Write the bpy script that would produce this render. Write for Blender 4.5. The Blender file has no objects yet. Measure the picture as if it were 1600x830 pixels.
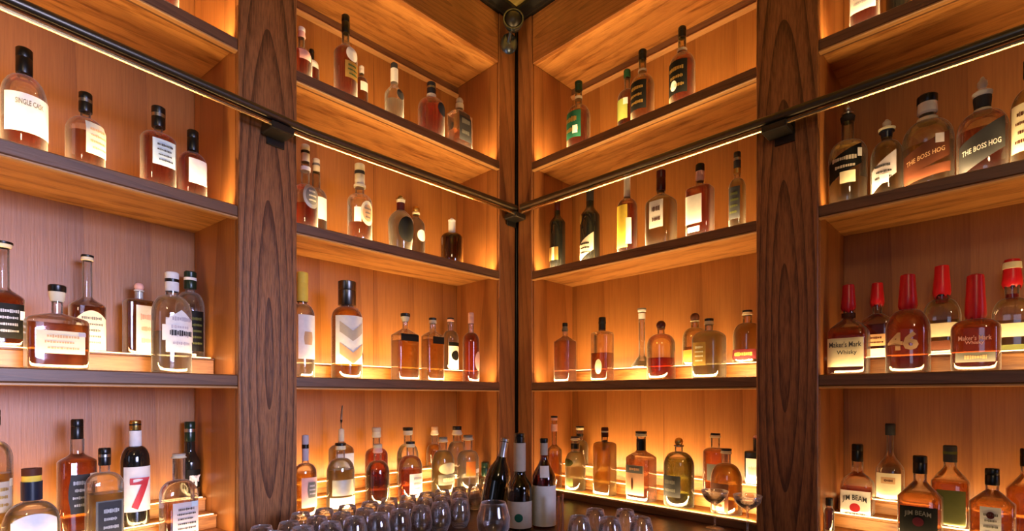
import bpy, bmesh, math, random
from mathutils import Vector, Matrix
random.seed(7)
C = bpy.context.scene
COL = C.collection
# ------------------------------------------------------------------ camera
F_PX, CX, HY = 815.0, 800.0, 621.0          # focal length (px), centre column, eye-level row of the 1600x830 frame
EYE = 1.60
ALPHA = math.atan2(801, 815)                # left wall direction against the view axis
FWD = Vector((math.cos(ALPHA), math.sin(ALPHA), 0))
RIGHT = Vector((math.sin(ALPHA), -math.cos(ALPHA), 0))
YC = 2.84                                   # distance to the inner corner of the shelf fronts
CAM = -(FWD * YC + RIGHT * (7 / 815 * YC)); CAM.z = EYE
cd = bpy.data.cameras.new('camera'); cam = bpy.data.objects.new('camera', cd); COL.objects.link(cam)
cd.sensor_width = 36; cd.lens = 36 * F_PX / 1600; cd.shift_y = (HY - 415) / 1600; cd.clip_start = .05
cam.location = CAM
cam.rotation_euler = (math.pi / 2, 0, math.atan2(FWD.y, FWD.x) - math.pi / 2)
C.camera = cam
# ------------------------------------------------------------------ world, exposure
W = bpy.data.worlds.new('world'); C.world = W; W.use_nodes = True
W.node_tree.nodes['Background'].inputs[0].default_value = (.62, .66, .85, 1)
W.node_tree.nodes['Background'].inputs[1].default_value = .08
vs = C.view_settings; vs.view_transform = 'Standard'; vs.look = 'None'; vs.exposure = 0.0; vs.gamma = 1; vs.use_curve_mapping = False
cy = C.cycles
cy.max_bounces = 14; cy.transparent_max_bounces = 40; cy.diffuse_bounces = 4; cy.glossy_bounces = 5; cy.transmission_bounces = 12
cy.sample_clamp_indirect = 3.0; cy.sample_clamp_direct = 0; cy.use_denoising = True; cy.caustics_reflective = False
cy.blur_glossy = .6

def area(name, loc, target, size, size_y, power, color, spread=180):
    l = bpy.data.lights.new(name, 'AREA'); l.shape = 'RECTANGLE'; l.size = size; l.size_y = size_y
    l.energy = power; l.color = color; l.spread = math.radians(spread)
    o = bpy.data.objects.new(name, l); COL.objects.link(o); o.location = loc
    o.rotation_euler = (Vector(target) - Vector(loc)).to_track_quat('-Z', 'Y').to_euler()
    return o
# daylight from the windows of the room behind the camera, then an added warm fill lamp out of view, lifting ceiling and room
area('window_daylight', (-1.3, -6.0, 2.2), (-2.75, 0, 1.15), 2.0, 1.6, 42, (.58, .62, 1.0), 48)
area('window_daylight', (-6.4, -2.6, 2.2), (0, -1.6, 2.0), 1.2, 1.8, 12, (.62, .70, 1.0))
_l = bpy.data.lights.new('added_fill_light', 'POINT'); _l.energy = 34; _l.color = (1.0, .72, .42); _l.shadow_soft_size = .16
_o = bpy.data.objects.new('added_fill_light', _l); COL.objects.link(_o); _o.location = (-2.75, -2.75, 3.05)

LED_POWER = 10.5          # watts per metre of strip
LED_COLOR = (1.0, .65, .27)

# ------------------------------------------------------------------ frames of the three shelf walls
class Frame:
    """x runs to the right as one faces the wall, y goes into the shelves, z is up."""
    def __init__(s, O, ex):
        s.O = Vector(O); s.ex = Vector(ex).normalized(); s.ey = Vector((-s.ex.y, s.ex.x, 0))
        s.rot = math.atan2(s.ex.y, s.ex.x)
    def P(s, x, y, z=0): return s.O + s.ex * x + s.ey * y + Vector((0, 0, z))
    def hit(s, px, d):                                      # local x at depth d behind the front, on the sight line of column px
        r = (FWD + RIGHT * ((px - CX) / F_PX)); c = Vector((CAM.x, CAM.y, 0))
        t = (s.P(0, d) - c).dot(s.ey) / r.dot(s.ey)
        return (c + r * t - s.O).dot(s.ex)
def proj(p):
    v = Vector(p) - CAM; D = v.dot(FWD)
    return CX + F_PX * v.dot(RIGHT) / D, HY - F_PX * v.z / D, D
FL = Frame((0, 0, 0), (1, 0, 0))
FR = Frame((0, 0, 0), (0, -1, 0))
xb = FL.hit(462, 0)
a7 = math.radians(7)
FO = Frame(FL.P(xb, 0), (math.cos(a7), math.sin(a7), 0))   # the far left bay turns seven degrees towards the bar
Z1, Z2, Z3, Z4 = EYE + 1.244, EYE + .6656, EYE + .0784, EYE - .474
ZTOP, ZFAS, ZCEIL = EYE + 1.767, EYE + 2.02, EYE + 2.075
ZCOUNT = Z4 - .032
BAYD = .345
SHELFZ = {1: Z1, 2: Z2, 3: Z3, 4: Z4}

# ------------------------------------------------------------------ materials
MATS = {}
def nt(name):
    m = bpy.data.materials.new(name); m.use_nodes = True; t = m.node_tree; t.nodes.clear()
    return m, t, t.nodes.new('ShaderNodeOutputMaterial')
def plain(name, col, rough=.5, metal=0, coat=0, spec=.5, emit=None):
    if name in MATS: return MATS[name]
    m, t, o = nt(name); b = t.nodes.new('ShaderNodeBsdfPrincipled')
    b.inputs['Roughness'].default_value = rough; b.inputs['Metallic'].default_value = metal
    b.inputs['Coat Weight'].default_value = coat; b.inputs['Specular IOR Level'].default_value = spec
    n = t.nodes.new('ShaderNodeTexNoise'); n.inputs['Scale'].default_value = 60; n.inputs['Detail'].default_value = 3
    tc = t.nodes.new('ShaderNodeTexCoord'); t.links.new(tc.outputs['Object'], n.inputs['Vector'])
    mx = t.nodes.new('ShaderNodeMix'); mx.data_type = 'RGBA'
    mx.inputs[6].default_value = (*[c * .86 for c in col], 1); mx.inputs[7].default_value = (*[min(1, c * 1.08) for c in col], 1)
    t.links.new(n.outputs['Fac'], mx.inputs[0]); t.links.new(mx.outputs[2], b.inputs['Base Color'])
    if emit: b.inputs['Emission Color'].default_value = (*col, 1); b.inputs['Emission Strength'].default_value = emit
    t.links.new(b.outputs[0], o.inputs[0]); MATS[name] = m; return m
def wood(name, light, dark, axis='x', rough=.42, rings=True, contrast=1.0, ring_scale=26, coat=.15, k=.075, fleck=0):
    if name in MATS: return MATS[name]
    m, t, o = nt(name); N = t.nodes; L = t.links
    tc = N.new('ShaderNodeTexCoord'); oi = N.new('ShaderNodeObjectInfo')
    mp = N.new('ShaderNodeMapping'); L.new(tc.outputs['Object'], mp.inputs['Vector'])
    mp.inputs['Scale'].default_value = (k, 1, 1) if axis == 'x' else (1, 1, k)
    off = N.new('ShaderNodeVectorMath'); off.operation = 'SCALE'; off.inputs[0].default_value = (1.7, .9, 1.3)
    L.new(oi.outputs['Random'], off.inputs['Scale'])
    add = N.new('ShaderNodeVectorMath'); add.operation = 'ADD'
    L.new(mp.outputs[0], add.inputs[0]); L.new(off.outputs[0], add.inputs[1])
    n1 = N.new('ShaderNodeTexNoise'); n1.inputs['Scale'].default_value = 5; n1.inputs['Detail'].default_value = 2
    L.new(add.outputs[0], n1.inputs['Vector'])
    # growth rings: distance to a wandering heart line
    sub = N.new('ShaderNodeVectorMath'); sub.operation = 'SUBTRACT'; sub.inputs[1].default_value = (.5, .5, .5); L.new(n1.outputs['Color'], sub.inputs[0])
    sc = N.new('ShaderNodeVectorMath'); sc.operation = 'SCALE'; sc.inputs['Scale'].default_value = .10 if rings != 'heart' else .030; L.new(sub.outputs[0], sc.inputs[0])
    ad2 = N.new('ShaderNodeVectorMath'); ad2.operation = 'ADD'; L.new((mp if rings == 'heart' else add).outputs[0], ad2.inputs[0]); L.new(sc.outputs[0], ad2.inputs[1])
    wv = N.new('ShaderNodeTexWave')
    if rings == 'heart': wv.wave_type = 'RINGS'; wv.rings_direction = 'SPHERICAL'
    else: wv.wave_type = 'BANDS'; wv.bands_direction = 'DIAGONAL'
    wv.wave_profile = 'SAW'; wv.inputs['Scale'].default_value = ring_scale; wv.inputs['Distortion'].default_value = 1.6 if rings != 'heart' else .9
    wv.inputs['Detail'].default_value = 2.5; wv.inputs['Detail Scale'].default_value = 1.2
    L.new(ad2.outputs[0], wv.inputs['Vector'])
    fib = N.new('ShaderNodeTexNoise'); fib.inputs['Scale'].default_value = 190; fib.inputs['Detail'].default_value = 4; fib.inputs['Roughness'].default_value = .65
    L.new(add.outputs[0], fib.inputs['Vector'])
    pw = N.new('ShaderNodeMath'); pw.operation = 'POWER'; pw.inputs[1].default_value = 3.2; L.new(wv.outputs['Fac'], pw.inputs[0])
    m1 = N.new('ShaderNodeMath'); m1.operation = 'MULTIPLY'; m1.inputs[1].default_value = .62 * contrast; L.new(pw.outputs[0], m1.inputs[0])
    m2 = N.new('ShaderNodeMapRange'); m2.inputs[1].default_value = .38; m2.inputs[2].default_value = .68; m2.inputs[3].default_value = 0; m2.inputs[4].default_value = .5 * contrast
    L.new(fib.outputs['Fac'], m2.inputs[0])
    m3 = N.new('ShaderNodeMath'); m3.operation = 'ADD'; m3.use_clamp = True; L.new(m1.outputs[0], m3.inputs[0]); L.new(m2.outputs[0], m3.inputs[1])
    if fleck:
        fm = N.new('ShaderNodeMapping'); fm.inputs['Scale'].default_value = (.16, 1, 1); fm.inputs['Rotation'].default_value = (0, 0, .16); L.new(tc.outputs['Object'], fm.inputs['Vector'])
        fa = N.new('ShaderNodeVectorMath'); fa.operation = 'ADD'; L.new(fm.outputs[0], fa.inputs[0]); L.new(off.outputs[0], fa.inputs[1])
        fn = N.new('ShaderNodeTexNoise'); fn.inputs['Scale'].default_value = 34; fn.inputs['Detail'].default_value = 5; fn.inputs['Roughness'].default_value = .6; L.new(fa.outputs[0], fn.inputs['Vector'])
        fr_ = N.new('ShaderNodeMapRange'); fr_.inputs[1].default_value = .50; fr_.inputs[2].default_value = .72; fr_.inputs[3].default_value = 0; fr_.inputs[4].default_value = fleck; L.new(fn.outputs['Fac'], fr_.inputs[0])
        m4 = N.new('ShaderNodeMath'); m4.operation = 'ADD'; m4.use_clamp = True; L.new(m3.outputs[0], m4.inputs[0]); L.new(fr_.outputs[0], m4.inputs[1]); m3 = m4
    mx = N.new('ShaderNodeMix'); mx.data_type = 'RGBA'; mx.inputs[6].default_value = (*light, 1); mx.inputs[7].default_value = (*dark, 1)
    L.new(m3.outputs[0], mx.inputs[0])
    b = N.new('ShaderNodeBsdfPrincipled'); L.new(mx.outputs[2], b.inputs['Base Color'])
    b.inputs['Roughness'].default_value = rough; b.inputs['Coat Weight'].default_value = coat; b.inputs['Coat Roughness'].default_value = .3
    bp = N.new('ShaderNodeBump'); bp.inputs['Strength'].default_value = .25; bp.inputs['Distance'].default_value = .002; L.new(m3.outputs[0], bp.inputs['Height']); L.new(bp.outputs[0], b.inputs['Normal'])
    L.new(b.outputs[0], o.inputs[0]); MATS[name] = m; return m
def shell(name, tint=(1, 1, 1), edge=1.0, haze=.004):
    """thin blown glass: see-through with grazing reflections; tint is the colour of the glass itself"""
    if name in MATS: return MATS[name]
    m, t, o = nt(name); N = t.nodes; L = t.links
    tr = N.new('ShaderNodeBsdfTransparent'); gl = N.new('ShaderNodeBsdfGlossy'); gl.inputs['Roughness'].default_value = .055
    gl.inputs['Color'].default_value = (1, 1, 1, 1)
    lw = N.new('ShaderNodeLayerWeight'); lw.inputs['Blend'].default_value = .5
    cr = N.new('ShaderNodeMix'); cr.data_type = 'RGBA'; cr.inputs[6].default_value = (*tint, 1)
    cr.inputs[7].default_value = (*[min(1, c * c * .92 * edge) for c in tint], 1)
    pw = N.new('ShaderNodeMath'); pw.operation = 'POWER'; pw.inputs[1].default_value = 3.0; L.new(lw.outputs['Facing'], pw.inputs[0])
    L.new(pw.outputs[0], cr.inputs[0]); L.new(cr.outputs[2], tr.inputs['Color'])
    rf = N.new('ShaderNodeBsdfRefraction'); rf.inputs['IOR'].default_value = 1.22; rf.inputs['Roughness'].default_value = .02; rf.inputs['Color'].default_value = (*tint, 1)
    m0 = N.new('ShaderNodeMixShader'); m0.inputs[0].default_value = .35; L.new(tr.outputs[0], m0.inputs[1]); L.new(rf.outputs[0], m0.inputs[2]); tr = m0
    fr = N.new('ShaderNodeFresnel'); fr.inputs['IOR'].default_value = 1.52
    ml = N.new('ShaderNodeMath'); ml.operation = 'MULTIPLY'; ml.use_clamp = True; ml.inputs[1].default_value = 1.8; L.new(fr.outputs[0], ml.inputs[0])
    mx = N.new('ShaderNodeMixShader'); L.new(ml.outputs[0], mx.inputs[0]); L.new(tr.outputs[0], mx.inputs[1]); L.new(gl.outputs[0], mx.inputs[2])
    ta = N.new('ShaderNodeBsdfTranslucent'); ta.inputs['Color'].default_value = (*tint, 1)
    tb = N.new('ShaderNodeBsdfDiffuse'); tb.inputs['Color'].default_value = (*tint, 1)
    tl = N.new('ShaderNodeMixShader'); L.new(ta.outputs[0], tl.inputs[1]); L.new(tb.outputs[0], tl.inputs[2])
    m2 = N.new('ShaderNodeMixShader'); hz = N.new('ShaderNodeMath'); hz.operation = 'MULTIPLY_ADD'; hz.use_clamp = True; hz.inputs[1].default_value = .55; hz.inputs[2].default_value = haze
    L.new(pw.outputs[0], hz.inputs[0]); L.new(hz.outputs[0], m2.inputs[0]); L.new(mx.outputs[0], m2.inputs[1]); L.new(tl.outputs[0], m2.inputs[2])
    L.new(m2.outputs[0], o.inputs[0]); MATS[name] = m; return m
def liquid(name, col, refr=.38, tr_=.30):
    if name in MATS: return MATS[name]
    m, t, o = nt(name); N = t.nodes; L = t.links
    g = N.new('ShaderNodeBsdfRefraction'); g.inputs['IOR'].default_value = 1.36; g.inputs['Roughness'].default_value = .02; g.inputs['Color'].default_value = (*[c ** .5 for c in col], 1)
    tr = N.new('ShaderNodeBsdfTransparent'); tr.inputs['Color'].default_value = (*[c ** .5 for c in col], 1)
    mx = N.new('ShaderNodeMixShader'); mx.inputs[0].default_value = 1 - refr; L.new(g.outputs[0], mx.inputs[1]); L.new(tr.outputs[0], mx.inputs[2])
    tl = N.new('ShaderNodeBsdfTranslucent'); tl.inputs['Color'].default_value = (*col, 1)
    m2 = N.new('ShaderNodeMixShader'); m2.inputs[0].default_value = tr_; L.new(mx.outputs[0], m2.inputs[1]); L.new(tl.outputs[0], m2.inputs[2])
    gl = N.new('ShaderNodeBsdfGlossy'); gl.inputs['Roughness'].default_value = .05
    fr = N.new('ShaderNodeFresnel'); fr.inputs['IOR'].default_value = 1.33
    m3 = N.new('ShaderNodeMixShader'); L.new(fr.outputs[0], m3.inputs[0]); L.new(m2.outputs[0], m3.inputs[1]); L.new(gl.outputs[0], m3.inputs[2])
    L.new(m3.outputs[0], o.inputs[0]); MATS[name] = m; return m

OAK_COL = wood('oak_column', (.38, .150, .048), (.085, .028, .008), 'z', .38, 'heart', 1.35, 13, .25, .085)
OAK_STILE = wood('oak_stile', (.34, .13, .042), (.14, .045, .014), 'z', .40, True, .9, 14, .2)
PANEL = wood('veneer_panel', (.345, .135, .030), (.18, .060, .012), 'z', .40, True, .8, 3, .15, .03)
SIDE = wood('veneer_side', (.38, .145, .038), (.20, .066, .016), 'z', .42, True, .85, 4, .12, .04)
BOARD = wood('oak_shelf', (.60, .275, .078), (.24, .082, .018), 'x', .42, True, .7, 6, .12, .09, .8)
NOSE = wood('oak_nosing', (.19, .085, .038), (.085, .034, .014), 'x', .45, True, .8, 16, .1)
FASC = wood('oak_fascia', (.42, .16, .042), (.19, .065, .016), 'x', .42, 'heart', .9, 16, .15)
TRIMW = wood('oak_trim', (.55, .29, .11), (.36, .17, .06), 'x', .4, True, .6, 20, .1)
COUNT = wood('dark_counter', (.060, .024, .012), (.022, .009, .005), 'x', .25, True, .8, 12, .4)
BLACK = plain('black_paint', (.012, .011, .010), .35)
BRONZE = plain('dark_bronze', (.11, .095, .075), .30, .9)
GLINT_BRASS = plain('brass', (.86, .60, .30), .22, 1)  # used only for the drawn light reflection under the rails
COPPER = plain('copper', (.80, .36, .20), .25, 1)
STEEL = plain('gunmetal', (.16, .18, .20), .22, .9)
LEDM = plain('led_diffuser', (1.0, .62, .26), .5, emit=7.0)
GLASS = shell('clear_glass')

# ------------------------------------------------------------------ mesh helpers
def link(name, verts, faces, mat, parent=None, smooth=False, sharp=35):
    me = bpy.data.meshes.new(name); me.from_pydata([tuple(v) for v in verts], [], faces); me.update()
    if smooth:
        me.polygons.foreach_set('use_smooth', [True] * len(me.polygons)); me.set_sharp_from_angle(angle=math.radians(sharp))
    if mat: me.materials.append(mat)
    o = bpy.data.objects.new(name, me); COL.objects.link(o)
    if parent: o.parent = parent
    return o
def recenter(o):
    me = o.data; c = sum((v.co for v in me.vertices), Vector()) / len(me.vertices)
    me.transform(Matrix.Translation(-c)); o.location = o.location + c; return o
def box(name, x0, x1, y0, y1, z0, z1, mat, parent=None, bev=.002, rec=True):
    bm = bmesh.new(); bmesh.ops.create_cube(bm, size=1)
    for v in bm.verts: v.co = Vector(((x0 + x1) / 2 + v.co.x * (x1 - x0), (y0 + y1) / 2 + v.co.y * (y1 - y0), (z0 + z1) / 2 + v.co.z * (z1 - z0)))
    if bev: bmesh.ops.bevel(bm, geom=bm.edges[:], offset=bev, segments=1, affect='EDGES', clamp_overlap=True)
    me = bpy.data.meshes.new(name); bm.to_mesh(me); bm.free()
    if mat: me.materials.append(mat)
    o = bpy.data.objects.new(name, me); COL.objects.link(o)
    if parent: o.parent = parent
    return recenter(o) if rec else o
def extrude_x(name, prof, x0, x1, mat, parent=None, smooth=False):
    n = len(prof); v = [(x0, y, z) for y, z in prof] + [(x1, y, z) for y, z in prof]
    f = [(i, (i + 1) % n, n + (i + 1) % n, n + i) for i in range(n)] + [tuple(range(n))[::-1], tuple(range(n, 2 * n))]
    return recenter(link(name, v, f, mat, parent, smooth))
def lathe_vf(prof, seg=24, cx=0, cyy=0, close=True):
    v = []; f = []
    for z, r in prof:
        for i in range(seg):
            a = 2 * math.pi * i / seg; v.append((cx + r * math.cos(a), cyy + r * math.sin(a), z))
    for k in range(len(prof) - 1):
        for i in range(seg):
            j = (i + 1) % seg; f.append((k * seg + i, k * seg + j, (k + 1) * seg + j, (k + 1) * seg + i))
    if close: f.append(tuple(range(seg))[::-1]); f.append(tuple(range((len(prof) - 1) * seg, len(prof) * seg)))
    return v, f
def lathe(name, prof, mat, parent=None, seg=24, close=True, sharp=40):
    v, f = lathe_vf(prof, seg, close=close); return link(name, v, f, mat, parent, True, sharp)
def tube(name, pts, r, mat, parent=None, seg=12):
    pts = [Vector(p) for p in pts]; v = []; f = []
    for k, p in enumerate(pts):
        t = (pts[min(k + 1, len(pts) - 1)] - pts[max(k - 1, 0)]).normalized()
        s = t.cross(Vector((0, 0, 1)));  s = s.normalized() if s.length > 1e-4 else Vector((1, 0, 0)); u = s.cross(t)
        rr = r[k] if isinstance(r, (list, tuple)) else r
        for i in range(seg):
            a = 2 * math.pi * i / seg; v.append(p + s * (rr * math.cos(a)) + u * (rr * math.sin(a)))
    for k in range(len(pts) - 1):
        for i in range(seg):
            j = (i + 1) % seg; f.append((k * seg + i, k * seg + j, (k + 1) * seg + j, (k + 1) * seg + i))
    f.append(tuple(range(seg))[::-1]); f.append(tuple(range((len(pts) - 1) * seg, len(pts) * seg)))
    return link(name, v, f, mat, parent, True)
def empty(name, loc, rot, label=None, cat=None, group=None):
    o = bpy.data.objects.new(name, None); COL.objects.link(o); o.location = loc; o.rotation_euler = (0, 0, rot); o.empty_display_size = .05
    if label: o['label'] = label
    if cat: o['category'] = cat
    if group: o['group'] = group
    return o
def tag(o, label, cat, group=None):
    o['label'] = label; o['category'] = cat
    if group: o['group'] = group
    return o
def structure(o): o['kind'] = 'structure'; return o

# ------------------------------------------------------------------ room shell
structure(box('floor', -8, 1.2, -8, 1.2, -.05, 0, wood('floor_boards', (.16, .075, .035), (.07, .03, .014), 'x'), bev=0))
def tile_mat():
    m, t, o = nt('ceiling_plaster'); N = t.nodes; L = t.links
    b = N.new('ShaderNodeBsdfPrincipled'); b.inputs['Roughness'].default_value = .7
    n = N.new('ShaderNodeTexNoise'); n.inputs['Scale'].default_value = 3; n.inputs['Detail'].default_value = 5
    r = N.new('ShaderNodeValToRGB'); r.color_ramp.elements[0].color = (.22, .18, .055, 1); r.color_ramp.elements[1].color = (.75, .56, .14, 1)
    r.color_ramp.elements[0].position = .38; r.color_ramp.elements[1].position = .66
    tc = N.new('ShaderNodeTexCoord'); L.new(tc.outputs['Object'], n.inputs['Vector']); L.new(n.outputs['Fac'], r.inputs[0]); L.new(r.outputs[0], b.inputs['Base Color']); L.new(b.outputs[0], o.inputs[0])
    return m
structure(box('ceiling', -8, 1.2, -8, 1.2, ZCEIL, ZCEIL + .05, tile_mat(), bev=0))
WALLM = plain('dark_wall', (.10, .055, .03), .8)
structure(box('wall_left', -6.5, .6, BAYD + .18, BAYD + .26, 0, ZCEIL, WALLM, bev=0))
structure(box('wall_right', BAYD + .06, BAYD + .14, -6.5, .55, 0, ZCEIL, WALLM, bev=0))
o = box('wall_behind', -8, 1.2, -8.1, -8, 0, ZCEIL, plain('room_plaster', (.30, .24, .20), .8), bev=0); structure(o)
for fr, nm, x0, x1 in ((FL, 'trim_1', xb, -.02), (FR, 'trim_2', .02, 3.4), (FO, 'trim_3', -1.9, 0)):
    prof = [(-.013, ZFAS), (-.022, ZFAS), (-.028, ZFAS + .012), (-.046, ZFAS + .032), (-.050, ZFAS + .04), (-.050, ZCEIL), (.04, ZCEIL), (.04, ZFAS)]
    o = extrude_x(nm, prof, x0 - (.12 if nm == 'trim_3' else 0), x1, BLACK); structure(o)
    o.location = fr.P(*o.location); o.rotation_euler.z = fr.rot

# ------------------------------------------------------------------ shelving
def led(fr, x0, x1, z, power, y=.026):
    c = fr.P((x0 + x1) / 2, y, z + .006)
    l = bpy.data.lights.new('led_light', 'AREA'); l.shape = 'RECTANGLE'; l.size = x1 - x0 - .04; l.size_y = .010
    l.energy = power * (x1 - x0); l.color = LED_COLOR
    o = bpy.data.objects.new('led_light', l); COL.objects.link(o); o.location = c
    d = (fr.ey * 1.5 + Vector((0, 0, 1))).normalized()       # up and towards the back
    zax = -d; xax = fr.ex; yax = zax.cross(xax)
    o.rotation_euler = Matrix((xax, yax, zax)).transposed().to_euler()
def unit(fr, x0, x1, label, shelves, leds, top=True, name='shelving_unit', panel=PANEL):
    r = empty(name, fr.P((x0 + x1) / 2, 0, Z4 - .03), fr.rot, label, 'shelving')
    ox, oz = (x0 + x1) / 2, Z4 - .03
    L0, L1 = x0 - ox, x1 - ox
    zt = ZTOP - oz
    # veneer sheets of the back, each its own board
    nb = max(1, round((x1 - x0) / .56)); w = (L1 - L0) / nb
    for i in range(nb): box('back_panel', L0 + i * w + .0004, L0 + (i + 1) * w - .0004, BAYD, BAYD + .012, 0, zt + .03, panel, r, .0006)
    box('side_panel', L0 - .018, L0, .012, BAYD, 0, zt, SIDE, r, .001)
    box('side_panel', L1, L1 + .018, .012, BAYD, 0, zt, SIDE, r, .001)
    for k in shelves:
        z = SHELFZ[k] - oz; th = .032 if k == 4 else .030
        s = box('shelf', L0, L1, .036, BAYD - .001, z - th, z, BOARD, r, .001)
        m = s.location
        def sub(o): o.location = o.location - m; o.parent = s; return o
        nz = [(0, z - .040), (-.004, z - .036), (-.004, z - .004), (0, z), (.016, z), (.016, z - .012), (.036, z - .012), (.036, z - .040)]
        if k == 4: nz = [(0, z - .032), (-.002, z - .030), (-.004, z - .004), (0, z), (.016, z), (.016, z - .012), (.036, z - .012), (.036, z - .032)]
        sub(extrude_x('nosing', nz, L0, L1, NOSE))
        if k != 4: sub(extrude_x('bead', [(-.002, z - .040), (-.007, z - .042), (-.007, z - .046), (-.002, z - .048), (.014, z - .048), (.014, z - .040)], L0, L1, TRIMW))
        sub(box('led_strip', L0 + .012, L1 - .012, .018, .034, z - .011, z - .003, LEDM, None, .001))
        if k == 3: sub(box('riser', L0 + .002, L1 - .002, .172, BAYD - .002, z + .0005, z + .057, BOARD, None, .002)); sub(box('riser_top', L0 + .002, L1 - .002, .168, BAYD - .002, z + .0572, z + .063, NOSE, None, .001)); sub(box('led_strip', L0 + .012, L1 - .012, .174, .186, z + .0631, z + .0665, LEDM, None, .001))
        if k == 4:
            sub(box('riser', L0 + .002, L1 - .002, .150, BAYD - .002, z + .0005, z + .042, BOARD, None, .002)); sub(box('riser_top', L0 + .002, L1 - .002, .146, BAYD - .002, z + .0422, z + .050, BOARD, None, .001)); sub(box('led_strip', L0 + .012, L1 - .012, .151, .161, z + .0501, z + .0525, LEDM, None, .0005)); sub(box('led_strip', L0 + .012, L1 - .012, .243, .253, z + .1001, z + .1025, LEDM, None, .0005))
            sub(box('riser', L0 + .002, L1 - .002, .242, BAYD - .002, z + .0505, z + .092, BOARD, None, .002)); sub(box('riser_top', L0 + .002, L1 - .002, .238, BAYD - .002, z + .0922, z + .100, BOARD, None, .001))
        pw = leds.get(k, LED_POWER)
        led(fr, x0 + .01, x1 - .01, SHELFZ[k], pw * (.62 if k > 2 else 1))
        if k == 3: led(fr, x0 + .01, x1 - .01, SHELFZ[k] + .066, pw * .42, .180)
        if k == 4: led(fr, x0 + .01, x1 - .01, SHELFZ[k] + .053, pw * .22, .156); led(fr, x0 + .01, x1 - .01, SHELFZ[k] + .103, pw * .30, .248)
    if top:
        box('top_board', L0, L1, .022, BAYD - .001, zt, zt + .03, BOARD, r, .001)
        box('fascia', L0, L1, 0, .022, zt - .004, ZFAS - oz, FASC, r, .003)
        extrude_x('cleat', [(BAYD - .001, zt - .001), (BAYD - .012, zt - .001), (BAYD - .012, zt - .040), (BAYD - .001, zt - .040)], L0 + .001, L1 - .001, NOSE, r)
        extrude_x('moulding', [(BAYD - .001, zt - .0405), (BAYD - .020, zt - .0405), (BAYD - .023, zt - .046), (BAYD - .019, zt - .053), (BAYD - .008, zt - .058), (BAYD - .001, zt - .058)], L0 + .001, L1 - .001, TRIMW, r)
    return r
xLs = FL.hit(779, 0); xRs = FR.hit(832, 0); xRc0 = FR.hit(1183, 0); xRc1 = FR.hit(1280, 0)
xOc = FO.hit(370, 0); xROe = xRc1 + 1.12; xOe = xOc - 1.12
unit(FL, xb, xLs, 'four-tier backlit oak shelving left of the corner post', (1, 2, 3, 4), {1: 8.6, 4: 10.5})
unit(FR, xRs, xRc0, 'four-tier backlit oak shelving right of the corner post', (1, 2, 3, 4), {1: 8.6, 4: 10.5})
unit(FO, xOe, xOc, 'backlit oak shelving at far left beyond the left pillar, with purple daylight sheen', (1, 2, 3, 4), {1: 11, 2: 8, 3: 4.5, 4: 5.5})
unit(FR, xRc1, xROe, 'backlit oak shelving at far right beyond the right pillar, darker inside', (1, 2, 3, 4), {1: 8, 2: 5.5, 3: 3.0, 4: 3.4})
def pilaster(fr, x0, x1, label, mat, proud=.012, zb=ZCOUNT + .001):
    c = (x0 + x1) / 2
    o = box('pilaster', x0 - c, x1 - c, -proud, .0105, zb, ZFAS, mat, None, .003, rec=False)
    for v in o.data.vertices: v.co.z -= (zb + .72)
    o.location = fr.P(c, 0, zb + .72); o.rotation_euler.z = fr.rot
    return tag(o, label, 'pillar')
pilaster(FO, xOc + .0005, -.0015, 'wide oak pillar with arched grain carrying the left rail bracket', OAK_COL)
pilaster(FR, xRc0 + .0005, xRc1 - .0005, 'wide oak pillar with arched grain carrying the right rail bracket', OAK_COL)
pilaster(FL, xLs + .0005, -.016, 'narrow oak corner post on the left of the dark corner joint', OAK_STILE, .006)
pilaster(FR, .016, xRs - .0005, 'narrow oak corner post on the right of the dark corner joint', OAK_STILE, .006)
o = box('corner_strip', -.004, .022, -.004, .022, ZCOUNT + .001, ZFAS, BLACK); tag(o, 'thin black joint strip running up the inner corner', 'strip')

# counter in front of and under the shelves
pts = [FO.P(-1.8, BAYD), FO.P(0, BAYD), FL.P(BAYD, BAYD), FR.P(3.2, BAYD), FR.P(3.2, -.72), FR.P(.95, -.72), FL.P(-.95, -.72), FO.P(-.08, -.72), FO.P(-1.8, -.72)]
def prism(name, pts, z0, z1, mat):
    n = len(pts); c = sum(pts, Vector()) / n
    v = [(p.x - c.x, p.y - c.y, z0) for p in pts] + [(p.x - c.x, p.y - c.y, z1) for p in pts]
    f = [tuple(range(n))[::-1], tuple(range(n, 2 * n))] + [(i, (i + 1) % n, n + (i + 1) % n, n + i) for i in range(n)]
    o = link(name, v, f, mat); o.location = (c.x, c.y, 0); bm = bmesh.new(); bm.from_mesh(o.data); bmesh.ops.recalc_face_normals(bm, faces=bm.faces[:]); bm.to_mesh(o.data); bm.free()
    return o
tag(prism('worktop', pts, ZCOUNT - .04, ZCOUNT, COUNT), 'dark polished wooden back bar worktop under the bottle shelves', 'counter')
pts2 = [p + (Vector((-.0, -.0, 0))) for p in pts]
pts2[4:] = [FR.P(3.2, -.66), FR.P(.9, -.66), FL.P(-.9, -.66), FO.P(-.05, -.66), FO.P(-1.8, -.66)]
tag(prism('base_cabinet', pts2, .0, ZCOUNT - .041, COUNT), 'dark wooden cabinet carrying the back bar worktop', 'cabinet')

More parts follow.
